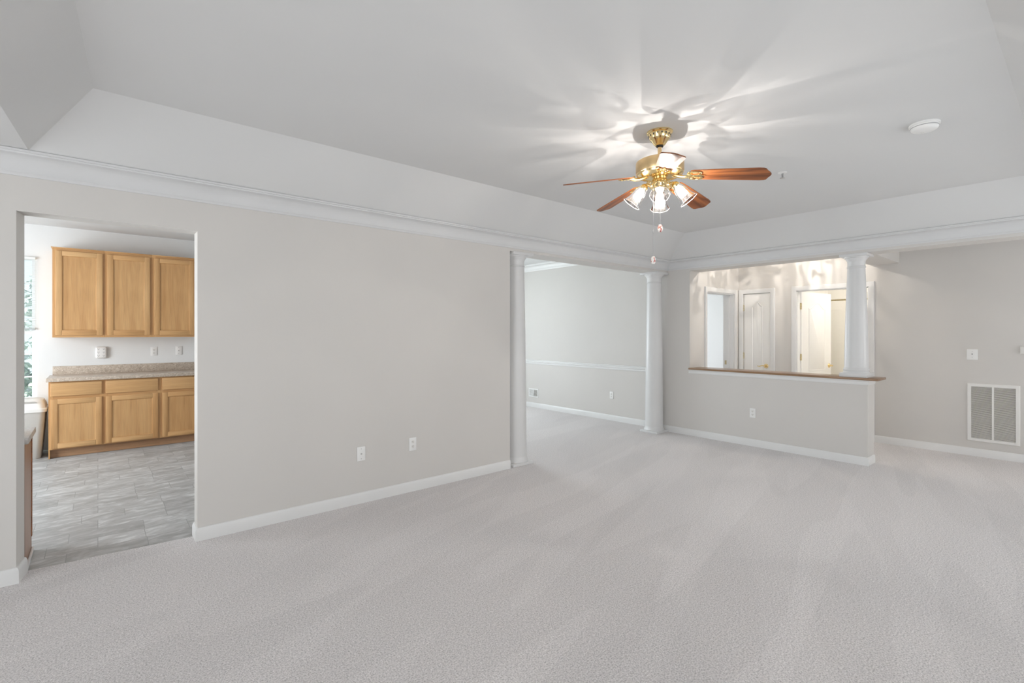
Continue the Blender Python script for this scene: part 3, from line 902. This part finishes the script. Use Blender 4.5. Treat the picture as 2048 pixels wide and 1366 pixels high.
# light kit body
bm = new_bm()
add_lathe(bm, [(0.0, fz(2.442)), (0.044, fz(2.442)), (0.044, fz(2.432)), (0.052, fz(2.426)), (0.056, fz(2.415)), (0.056, fz(2.402)), (0.064, fz(2.396)), (0.066, fz(2.384)), (0.056, fz(2.372)), (0.036, fz(2.364)), (0.018, fz(2.356)), (0.012, fz(2.346)), (0.0, fz(2.344))], 40)
kit = link('light_fitter', bm, M['brass'], fan)

RD, RL = Vector((CA, SA, 0)), Vector((SA, -CA, 0))        # the fan stands turned like this in the room
kit_rot = math.atan2(-FY, -FX)
tilt = math.radians(38)
for k in range(4):
    a = kit_rot + PI / 2 * k
    R = Matrix.Rotation(a, 4, 'Z')
    # gooseneck arm
    bm = new_bm()
    pts = [R @ Vector(p) for p in ((0.050, 0, fz(2.390)), (0.066, 0, fz(2.398)), (0.080, 0, fz(2.404)), (0.089, 0, fz(2.400)), (0.094, 0, fz(2.391)))]
    add_tube(bm, pts, [0.010, 0.009, 0.009, 0.009, 0.010], 12)
    arm = link('light_arm', bm, M['brass'], fan)
    NT = R @ Matrix.Translation((0.092, 0, fz(2.395))) @ Matrix.Rotation(-tilt, 4, 'Y') @ Matrix.Rotation(PI, 4, 'X')
    # local +Z now runs outwards and down along the shade
    bm = new_bm()
    add_lathe(bm, [(0.0, -0.012), (0.014, -0.010), (0.022, 0.000), (0.026, 0.010), (0.026, 0.022), (0.024, 0.026), (0.0, 0.026)], 28)
    so = link('socket_cup', bm, M['brass'], arm); so.matrix_local = NT
    bm = new_bm()
    outer = [(0.0255, 0.018), (0.027, 0.024), (0.032, 0.036), (0.0375, 0.052), (0.041, 0.070), (0.0425, 0.088), (0.045, 0.104), (0.050, 0.120), (0.0565, 0.134), (0.060, 0.142)]
    add_lathe(bm, outer, 64, cap0=False, cap1=False, wave=lambda an, i: 1 + (0.012 * math.cos(24 * an) if i > 1 else 0) + (0.02 * math.cos(8 * an) if i >= 8 else 0))
    sh = link('glass_shade', bm, M['shade_glass'], arm); sh.matrix_local = NT
    bm = new_bm()
    rim = [(0.060 * (1 + 0.012 * math.cos(24 * q) + 0.02 * math.cos(8 * q)) * math.cos(q), 0.060 * (1 + 0.012 * math.cos(24 * q) + 0.02 * math.cos(8 * q)) * math.sin(q), 0.142) for q in [2 * PI * i / 96 for i in range(97)]]
    add_tube(bm, rim, 0.0013, 6, caps=False)
    rm = link('shade_rim', bm, M['plastic'], sh)
    bm = new_bm()
    add_lathe(bm, [(0.0, 0.026), (0.013, 0.026), (0.013, 0.044), (0.017, 0.054), (0.023, 0.068), (0.026, 0.080), (0.024, 0.092), (0.016, 0.102), (0.0, 0.106)], 24)
    bu = link('bulb', bm, M['bulb'], arm); bu.matrix_local = NT
    filament((0, 0, 0.078), FAN_W, (1.0, 0.965, 0.92), 0.002, bu)

# blades
BZ = fz(2.462)
droop = math.radians(8.2)
pitch = math.radians(14)
base_ang = math.radians(-28.2)
def blade_outline():
    r0, r1 = 0.200, 0.652
    up = [(r0, 0.046), (r0 + 0.02, 0.052), (0.36, 0.060), (0.52, 0.066), (0.584, 0.0685), (0.612, 0.066), (0.624, 0.058), (0.630, 0.044), (0.637, 0.031), (0.647, 0.016), (r1, 0.0)]
    lo = [(x, -y) for x, y in reversed(up[:-1])]
    return [(r0 - 0.012, 0.0)] + up + lo
for k in range(5):
    ph = base_ang + 2 * PI / 5 * k
    d = RL * math.cos(ph) + RD * math.sin(ph)
    a = math.atan2(d.y, d.x)
    # seen from above RL, RD are a right-handed pair; the counter-clockwise edge hangs lower
    R = Matrix.Rotation(a, 4, 'Z')
    P = R @ Matrix.Translation((0, 0, BZ)) @ Matrix.Rotation(droop, 4, 'Y') @ Matrix.Rotation(-pitch, 4, 'X')
    bm = new_bm()
    add_prism(bm, blade_outline(), -0.003, 0.003, lambda x, y, z: (x, y, z))
    bmesh.ops.bevel(bm, geom=[e for e in bm.edges if abs(e.verts[0].co.z - e.verts[1].co.z) < 1e-6 and e.is_boundary is False and len(e.link_faces) == 2 and e.calc_face_angle(0) > 1.2], offset=0.0012, segments=1, affect='EDGES')
    b = link('blade', bm, M['blade'], fan); b.matrix_local = P
    # ornate blade iron: arm from the motor, two open loops and a centre leaf under the blade
    bm = new_bm()
    add_tube(bm, [(0.075, 0, 0.002), (0.110, 0, -0.008), (0.145, 0, -0.016), (0.175, 0, -0.014), (0.200, 0, -0.008)], [0.013, 0.012, 0.011, 0.011, 0.010], 10)
    for s in (1, -1):
        loop = [(0.222 + 0.040 * math.cos(q), s * (0.026 + 0.019 * math.sin(q)), -0.007) for q in [2 * PI * i / 20 for i in range(21)]]
        add_tube(bm, loop, 0.0052, 8, caps=False)
        add_tube(bm, [(0.175, 0, 0.004), (0.190, s * 0.014, -0.005), (0.205, s * 0.030, -0.007)], 0.006, 8)
    add_prism(bm, [(0.18, 0.010), (0.235, 0.014), (0.262, 0.010), (0.285, 0.0), (0.262, -0.010), (0.235, -0.014), (0.18, -0.010)], -0.009, -0.003, lambda x, y, z: (x, y, z))
    for sx, sy in ((0.215, 0.0), (0.250, 0.022), (0.250, -0.022)):
        add_lathe(bm, [(0.006, -0.010), (0.006, -0.013), (0.0, -0.0145)], 10, Matrix.Translation((sx, sy, 0)), cap0=False)
    ir = link('blade_iron', bm, M['brass'], fan); ir.matrix_local = P

# pull chains
def pull_chain(dx, z_top, z_knob, joint):
    p = RL * dx
    bm = new_bm()
    add_tube(bm, [(p.x, p.y, fz(z_top)), (p.x, p.y, fz(z_knob))], 0.0013, 6)
    n = int((z_top - z_knob) / 0.012)
    for i in range(n):
        z = z_top - (i + 0.5) * 0.012
        bmesh.ops.create_icosphere(bm, subdivisions=1, radius=0.0023, matrix=Matrix.Translation((p.x, p.y, fz(z))))
    if joint:
        add_lathe(bm, [(0.0, 0.010), (0.004, 0.006), (0.004, -0.006), (0.0, -0.010)], 10, Matrix.Translation((p.x, p.y, fz(joint))))
    c = link('pull_chain', bm, M['steel'], fan)
    bm = new_bm()
    add_lathe(bm, [(0.0, 0.0), (0.007, -0.001), (0.012, -0.006), (0.0155, -0.018), (0.0165, -0.030), (0.0145, -0.042), (0.010, -0.049), (0.0, -0.051)], 20, Matrix.Translation((p.x, p.y, fz(z_knob))))
    link('chain_knob', bm, M['porcelain'], c)
pull_chain(-0.042, 2.372, 1.930, 2.09)
pull_chain(0.003, 2.350, 2.138, None)

# ---------------------------------------------------------------- hall and bathroom lamps (above the lines of sight)
t = thing('hall_ceiling_light', (7.07, 2.58, TOP), 'cut glass dome light on the hall ceiling behind the header', 'ceiling light')
bm = new_bm(); add_lathe(bm, [(0.15, 0), (0.15, -0.02), (0.13, -0.03), (0.0, -0.03)], 32); link('ceiling_pan', bm, M['brass'], t)
bm = new_bm(); add_lathe(bm, [(0.145, -0.03), (0.15, -0.06), (0.14, -0.10), (0.11, -0.135), (0.06, -0.155), (0.0, -0.16)], 48, cap0=False); link('glass_dome', bm, M['hall_glass'], t)
bm = new_bm(); add_lathe(bm, [(0.0, -0.05), (0.013, -0.05), (0.02, -0.075), (0.024, -0.095), (0.015, -0.115), (0.0, -0.12)], 20); hb = link('bulb', bm, M['hall_bulb'], t)
filament((0, 0, -0.09), 42, (1.0, 0.93, 0.85), 0.002, hb)
t = thing('bathroom_ceiling_light', (8.7, 1.6, TOP), 'round glass light on the bathroom ceiling', 'ceiling light')
bm = new_bm(); add_lathe(bm, [(0.12, 0), (0.12, -0.02), (0.0, -0.02)], 32); link('ceiling_pan', bm, M['brass'], t)
bm = new_bm(); add_lathe(bm, [(0.10, -0.02), (0.105, -0.05), (0.085, -0.08), (0.04, -0.095), (0.0, -0.098)], 32); link('globe', bm, emis('bath_globe', (1.0, 0.95, 0.88), 205), t)

# ---------------------------------------------------------------- bathroom: tub surround, curtain rod, soap shelf
t = thing('tub_surround', (9.80, 1.9, 0), 'white tub surround panels beyond the open bathroom door', 'tub surround')
bm = new_bm(); add_box(bm, 0.0, 0.02, -1.08, 1.08, 0, 1.83, 0.006, 2); link('back_panel', bm, M['tub'], t)
bm = new_bm(); add_box(bm, -0.78, 0.0, 1.08, 1.10, 0, 1.83, 0.004, 2); link('end_panel', bm, M['tub'], t)
bm = new_bm(); add_box(bm, -0.80, 0.0, -1.08, 1.08, 0, 0.42, 0.03, 3); link('tub_apron', bm, M['tub'], t)
bm = new_bm()
add_prism(bm, [(0.0, 0.62), (0.0, 0.28), (-0.05, 0.30), (-0.09, 0.40), (-0.10, 0.48), (-0.09, 0.56), (-0.05, 0.62)], 1.56, 1.60, XY)
add_prism(bm, [(0.0, 0.60), (0.0, 0.50), (-0.04, 0.52), (-0.05, 0.58)], 1.60, 1.68, XY)
link('soap_shelf', bm, M['tub'], t)
bm = new_bm(); add_tube(bm, [(9.0, 0.80, 1.955), (9.0, 3.0, 1.955)], 0.0125, 14)
for yy in (0.80, 2.988):
    add_lathe(bm, [(0.03, 0), (0.03, 0.012), (0, 0.012)], 20, Matrix.Translation((9.0, yy, 1.955)) @ Matrix.Rotation(-PI / 2, 4, 'X'))
tag(link('curtain_rod', bm, M['brass_dull']), 'bare shower curtain rod spanning the bathroom', 'curtain rod')

# ================================================================ kitchen
def shaker_door(name, parent, x0, x1, z0, z1, y, th=0.02, rail=0.058):
    """framed door with a recessed flat panel; front face at y - th"""
    i = rail - 0.002
    bm = new_bm()
    add_box(bm, x0 + i, x1 - i, y - th + 0.009, y - 0.002, z0 + i, z1 - i)
    dd = link(name, bm, M['oak_v'], parent)
    for a, b in ((x0, x0 + rail), (x1 - rail, x1)):
        bm = new_bm(); add_box(bm, a, b, y - th, y, z0, z1, 0.003, 2); link('stile', bm, M['oak_v'], dd)
    for a, b in ((z0, z0 + rail), (z1 - rail, z1)):
        bm = new_bm(); add_box(bm, x0 + rail, x1 - rail, y - th, y, a, b, 0.003, 2); link('rail', bm, M['oak_h'], dd)
    bm = new_bm()
    add_sweep(bm, [(x0 + rail, z0 + rail), (x1 - rail, z0 + rail), (x1 - rail, z1 - rail), (x0 + rail, z1 - rail)], [(0, 0.0), (0, 0.009), (0.003, 0.008), (0.007, 0.0)], lambda a, b, c: (a, y - th + 0.009 - c, b), closed=True, side=1)
    link('bead', bm, M['oak_v'], dd)
    return dd

def wall_cabinet(x0, x1, label, doors):
    t = thing('wall_cabinet', ((x0 + x1) / 2, 8.24, 1.377), label, 'cabinet', group='oak wall cabinets')
    ox, oy, oz = (x0 + x1) / 2, 8.24, 1.377
    h_ = 1.062
    bm = new_bm(); add_box(bm, x0 - ox, x1 - ox, -0.296, 0, 0, h_); link('body', bm, M['oak_v'], t)
    for a, b in ((x0, x0 + 0.038), (x1 - 0.038, x1)):
        bm = new_bm(); add_box(bm, a - ox, b - ox, -0.315, -0.296, 0, h_, 0.001, 1); link('frame_stile', bm, M['oak_v'], t)
    for a, b in ((0, 0.045), (h_ - 0.045, h_)):
        bm = new_bm(); add_box(bm, x0 + 0.038 - ox, x1 - 0.038 - ox, -0.315, -0.296, a, b, 0.001, 1); link('frame_rail', bm, M['oak_h'], t)
    bm = new_bm(); add_box(bm, x0 - ox - (0.012 if x0 < -0.3 else 0), x1 - ox, -0.328, 0, h_, h_ + 0.012, 0.003, 2); link('top_moulding', bm, M['oak_h'], t)
    for a, b in doors: shaker_door('door', t, a - ox, b - ox, 0.028, h_ - 0.030, -0.315)
    return t
wall_cabinet(-0.412, 0.0675, 'leftmost oak wall cabinet in the kitchen, nearest the window', [(-0.386, 0.046)])
wall_cabinet(0.0675, 0.540, 'middle oak wall cabinet of the three above the counter', [(0.088, 0.519)])
wall_cabinet(0.540, 1.030, 'rightmost oak wall cabinet, cut off by the doorway edge', [(0.561, 1.008)])

def base_cabinet(x0, x1, label, fronts):
    ox, oy = (x0 + x1) / 2, 8.24
    t = thing('base_cabinet', (ox, oy, 0), label, 'cabinet', group='oak base cabinets')
    yf = 7.652 - oy                       # face frame front
    bm = new_bm(); add_box(bm, x0 - ox, x1 - ox, yf + 0.02, 0, 0.095, 0.872); link('body', bm, M['oak_v'], t)
    for a, b in ((x0, x0 + 0.036), (x1 - 0.036, x1)):
        bm = new_bm(); add_box(bm, a - ox, b - ox, yf, yf + 0.02, 0.095, 0.872, 0.001, 1); link('frame_stile', bm, M['oak_v'], t)
    if x0 < -0.3:
        bm = new_bm(); add_box(bm, x0 - ox, x0 + 0.012 - ox, yf, yf + 0.10, -0.006, 0.095); link('end_panel_foot', bm, M['oak_v'], t)
    for a, b in ((0.095, 0.125), (0.66, 0.715), (0.845, 0.872)):
        bm = new_bm(); add_box(bm, x0 + 0.036 - ox, x1 - 0.036 - ox, yf, yf + 0.02, a, b, 0.001, 1); link('frame_rail', bm, M['oak_h'], t)
    bm = new_bm(); add_box(bm, x0 + (0.012 if x0 < -0.3 else 0) - ox, x1 - ox, yf + 0.065, yf + 0.08, -0.006, 0.095); link('toe_kick', bm, M['oak_toe'], t)
    for a, b in fronts:
        shaker_door('door', t, a - ox, b - ox, 0.108, 0.672, yf, rail=0.056)
        bm = new_bm(); add_box(bm, a - ox, b - ox, yf - 0.02, yf, 0.706, 0.858, 0.004, 3); link('drawer_front', bm, M['oak_h'], t)
    return t
base_cabinet(-0.430, 0.053, 'leftmost oak base cabinet in the kitchen, beside the waste bin', [(-0.411, 0.037)])
base_cabinet(0.053, 0.605, 'middle oak base cabinet with one drawer under the speckled counter', [(0.071, 0.583)])
base_cabinet(0.605, 1.150, 'rightmost oak base cabinet, cut off by the doorway edge', [(0.627, 1.125)])

t = thing('countertop', (0.35, 8.24, 0.873), 'speckled beige laminate countertop with backsplash on oak base cabinets', 'countertop')
bm = new_bm(); add_box(bm, -0.45 - 0.35, 1.16 - 0.35, 7.605 - 8.24, -0.018, 0, 0.042, 0.006, 3); link('top', bm, M['laminate'], t)
bm = new_bm(); add_box(bm, -0.425 - 0.35, 1.16 - 0.35, -0.02, 0, 0.0, 0.146, 0.003, 2); link('backsplash', bm, M['laminate'], t)

# peninsula just inside the doorway
t = thing('peninsula_cabinet', (-1.2, 4.33, 0), 'brown cabinet end just inside the left edge of the doorway', 'cabinet')
bm = new_bm(); add_box(bm, -1.0, 0.865, -0.205, 0.195, -0.006, 0.762); link('body', bm, M['oak_side'], t)
bm = new_bm(); add_box(bm, 0.845, 0.868, 0.180, 0.215, 0.09, 0.762); link('corner_stile', bm, M['blade'], t)
bm = new_bm(); add_box(bm, 0.865, 0.878, -0.205, 0.195, -0.006, 0.02, 0.005, 2); link('shoe_moulding', bm, M['trim'], t)
bm = new_bm(); add_box(bm, -2.2, -0.318, 4.12, 4.585, 0.762, 0.80, 0.004, 2)
tag(link('countertop', bm, M['laminate_blue']), 'low grey countertop corner showing inside the left doorway edge', 'countertop')

# waste bin
t = thing('waste_bin', (-0.70, 7.93, -0.008), 'tall putty grey waste bin with pale lid under the kitchen window', 'waste bin')
def rrect(wx, wy, r, n=6):
    pts = []
    for cx, cy, a0 in ((wx - r, wy - r, 0), (-(wx - r), wy - r, PI / 2), (-(wx - r), -(wy - r), PI), (wx - r, -(wy - r), 1.5 * PI)):
        for i in range(n + 1):
            a = a0 + PI / 2 * i / n
            pts.append((cx + r * math.cos(a), cy + r * math.sin(a)))
    return pts
def loft(bm, rings, cap0=True, cap1=True):
    V = [[bm.verts.new((x, y, z)) for x, y in pts] for pts, z in rings]
    for a, b in zip(V, V[1:]):
        for i in range(len(a)):
            j = (i + 1) % len(a); bm.faces.new((a[i], a[j], b[j], b[i]))
    if cap0: bm.faces.new(list(reversed(V[0])))
    if cap1: bm.faces.new(V[-1])
bm = new_bm(); loft(bm, [(rrect(0.195, 0.165, 0.05), 0.0), (rrect(0.20, 0.17, 0.05), 0.01), (rrect(0.238, 0.205, 0.05), 0.535)]); link('body', bm, M['bin'], t)
bm = new_bm(); loft(bm, [(rrect(0.240, 0.207, 0.05), 0.535), (rrect(0.252, 0.219, 0.055), 0.537), (rrect(0.255, 0.222, 0.055), 0.572), (rrect(0.248, 0.215, 0.055), 0.578)]); rim = link('lid_rim', bm, M['bin_lid'], t)
bm = new_bm(); loft(bm, [(rrect(0.240, 0.208, 0.055), 0.576), (rrect(0.232, 0.190, 0.06), 0.62), (rrect(0.215, 0.150, 0.06), 0.665), (rrect(0.19, 0.10, 0.06), 0.682)]); link('lid', bm, M['bin_lid'], t)
bm = new_bm()
T = Matrix.Translation((0, -0.165, 0.622)) @ Matrix.Rotation(math.radians(-52), 4, 'X')
loft(bm, [(rrect(0.175, 0.045, 0.03), 0.0), (rrect(0.172, 0.042, 0.03), 0.008)])
bmesh.ops.transform(bm, matrix=T, verts=bm.verts)
link('swing_flap', bm, M['bin'], t)

# kitchen window
w1 = bpy.data.objects.new('window_1', None); COL.objects.link(w1); w1['kind'] = 'structure'
w1.location = (-1.005, 8.30, 0.63)
WH, WW = 1.715, 0.445
bm = new_bm()
add_sweep(bm, [(-WW, 0), (WW, 0), (WW, WH), (-WW, WH)], [(0, -0.05), (0, 0.055), (0.022, 0.055), (0.022, -0.05)], lambda a, b, c: (a, -c, b), closed=True, side=1)
link('window_frame', bm, M['pvc'], w1)
def sash(z0, z1, y, stile):
    bm = new_bm()
    add_sweep(bm, [(-WW + 0.018, z0), (WW - 0.018, z0), (WW - 0.018, z1), (-WW + 0.018, z1)], [(0, -0.012), (0, 0.012), (stile, 0.012), (stile, -0.012)], lambda a, b, c: (a, y - c, b), closed=True, side=1)
    s = link('sash', bm, M['pvc'], w1)
    bm = new_bm()
    for i in (1, 2):
        z = z0 + (z1 - z0) * i / 3
        add_box(bm, -WW + 0.03, WW - 0.03, y - 0.008, y + 0.008, z - 0.008, z + 0.008)
    for i in (1, 2):
        x = -WW + 2 * WW * i / 3
        add_box(bm, x - 0.008, x + 0.008, y - 0.0079, y + 0.0079, z0 + 0.02, z1 - 0.02)
    link('muntins', bm, M['pvc'], s)
    bm = new_bm(); add_box(bm, -WW + 0.03, WW - 0.03, y - 0.002, y + 0.002, z0 + 0.02, z1 - 0.02); link('pane', bm, M['pane'], s)
sash(0.0, 0.815, -0.012, 0.030)
sash(0.79, WH, 0.022, 0.034)
bm = new_bm(); add_box(bm, -WW + 0.02, WW - 0.02, -0.034, -0.01, 0.782, 0.832, 0.004, 2); link('meeting_rail', bm, M['pvc'], w1)

t = thing('window_blind', (-1.005, 8.225, 1.47), 'pale mini blind lowered halfway over the kitchen window', 'blind')
bm = new_bm(); add_box(bm, -0.432, 0.432, -0.018, 0.018, 0.845, 0.872, 0.003, 1); link('head_rail', bm, M['slat'], t)
bm = new_bm()
for i in range(38):
    z = 0.028 + 0.81 * i / 38
    sag = 3 if i < 12 else 2
    add_box(bm, -0.43, 0.43, -0.0125, 0.0125, -0.0005, 0.0005, T=Matrix.Translation((0, 0, z)) @ Matrix.Rotation(math.radians(8), 4, 'X'))
link('slats', bm, M['slat'], t)
bm = new_bm(); add_box(bm, -0.43, 0.43, -0.013, 0.013, 0.0, 0.018, 0.003, 1); link('bottom_rail', bm, M['slat_rail'], t)
bm = new_bm()
for x in (-0.30, 0.30): add_tube(bm, [(x, -0.013, 0.015), (x, -0.013, 0.85)], 0.0008, 6)
link('ladder_cords', bm, M['slat'], t)

# unseen windows; those of main room, hall and kitchen side are added for daylight
def plain_window(name, axis, plane, a0, a1, z0, z1, mull):
    t = bpy.data.objects.new(name, None); COL.objects.link(t); t['kind'] = 'structure'
    mp = (lambda a, b, c: (a, plane + c, b)) if axis == 0 else (lambda a, b, c: (plane + c, a, b))
    bm = new_bm()
    add_sweep(bm, [(a0, z0), (a1, z0), (a1, z1), (a0, z1)], [(0, -0.05), (0, 0.05), (0.04, 0.05), (0.04, -0.05)], mp, closed=True, side=1)
    for i in range(1, mull):
        a = a0 + (a1 - a0) * i / mull
        add_prism(bm, [(a - 0.02, z0 + 0.03), (a + 0.02, z0 + 0.03), (a + 0.02, z1 - 0.03), (a - 0.02, z1 - 0.03)], -0.02, 0.02, mp)
    link('window_frame', bm, M['pvc'], t)
plain_window('door_added_4', 1, XB - 0.06, -0.05, 2.45, 0.06, 2.13, 2)
plain_window('window_added_2', 0, YR - 0.06, 0.75, 2.45, 0.6, 2.1, 2)
plain_window('window_added_3', 0, YR - 0.06, 3.75, 5.45, 0.6, 2.1, 2)
plain_window('window_added_7', 0, YR - 0.06, 6.8, 7.6, 0.65, 2.05, 1)  # added opening for the hall fill lamp
plain_window('window_added_4', 1, -2.66, 5.25, 7.15, 0.55, 2.25, 2)
plain_window('window_5', 0, 8.30, 3.55, 5.05, 0.65, 2.35, 2)
plain_window('window_6', 0, 6.65, 7.45, 8.75, 0.7, 2.1, 2)

# ---------------------------------------------------------------- outdoors beyond the kitchen window
bm = new_bm(); add_box(bm, -16, 12, 8.6, 30, -0.6, -0.5); g = struct('ground_outside', bm, M['grass'])
def tree(loc, h_, r, label, seed, n=900):
    rng = random.Random(seed)
    t = thing('tree', loc, label, 'tree')
    bm = new_bm(); add_tube(bm, [(0, 0, 0), (0.03, 0, h_ * 0.4), (0, 0.02, h_ * 0.85)], [0.09, 0.06, 0.02], 8); link('trunk', bm, M['bark'], t)
    bm = new_bm()
    for i in range(n):
        z = rng.random() ** 0.8
        rr = r * (1 - z * 0.75) * math.sqrt(rng.random())
        a = rng.random() * 2 * PI
        p = Vector((rr * math.cos(a), rr * math.sin(a), 0.15 * h_ + z * h_ * 0.88))
        R = Euler((rng.uniform(-1, 1), rng.uniform(-1, 1), rng.random() * 6.3)).to_matrix().to_4x4()
        s = rng.uniform(0.07, 0.16)
        T = Matrix.Translation(p) @ R
        q = [T @ Vector(c) for c in ((-s, 0, 0), (0, -s * 0.35, 0.02), (s, 0, 0), (0, s * 0.35, 0.02))]
        bm.faces.new([bm.verts.new(c) for c in q])
    link('foliage', bm, M['leaf'], t)
tree((-2.0, 10.6, -0.5), 2.9, 1.7, 'grey green evergreen seen through the lower kitchen window panes', 3, 3600)
tree((-0.6, 14.2, -0.5), 3.3, 1.4, 'taller loose tree behind the evergreen outside the kitchen window', 5, 1100)
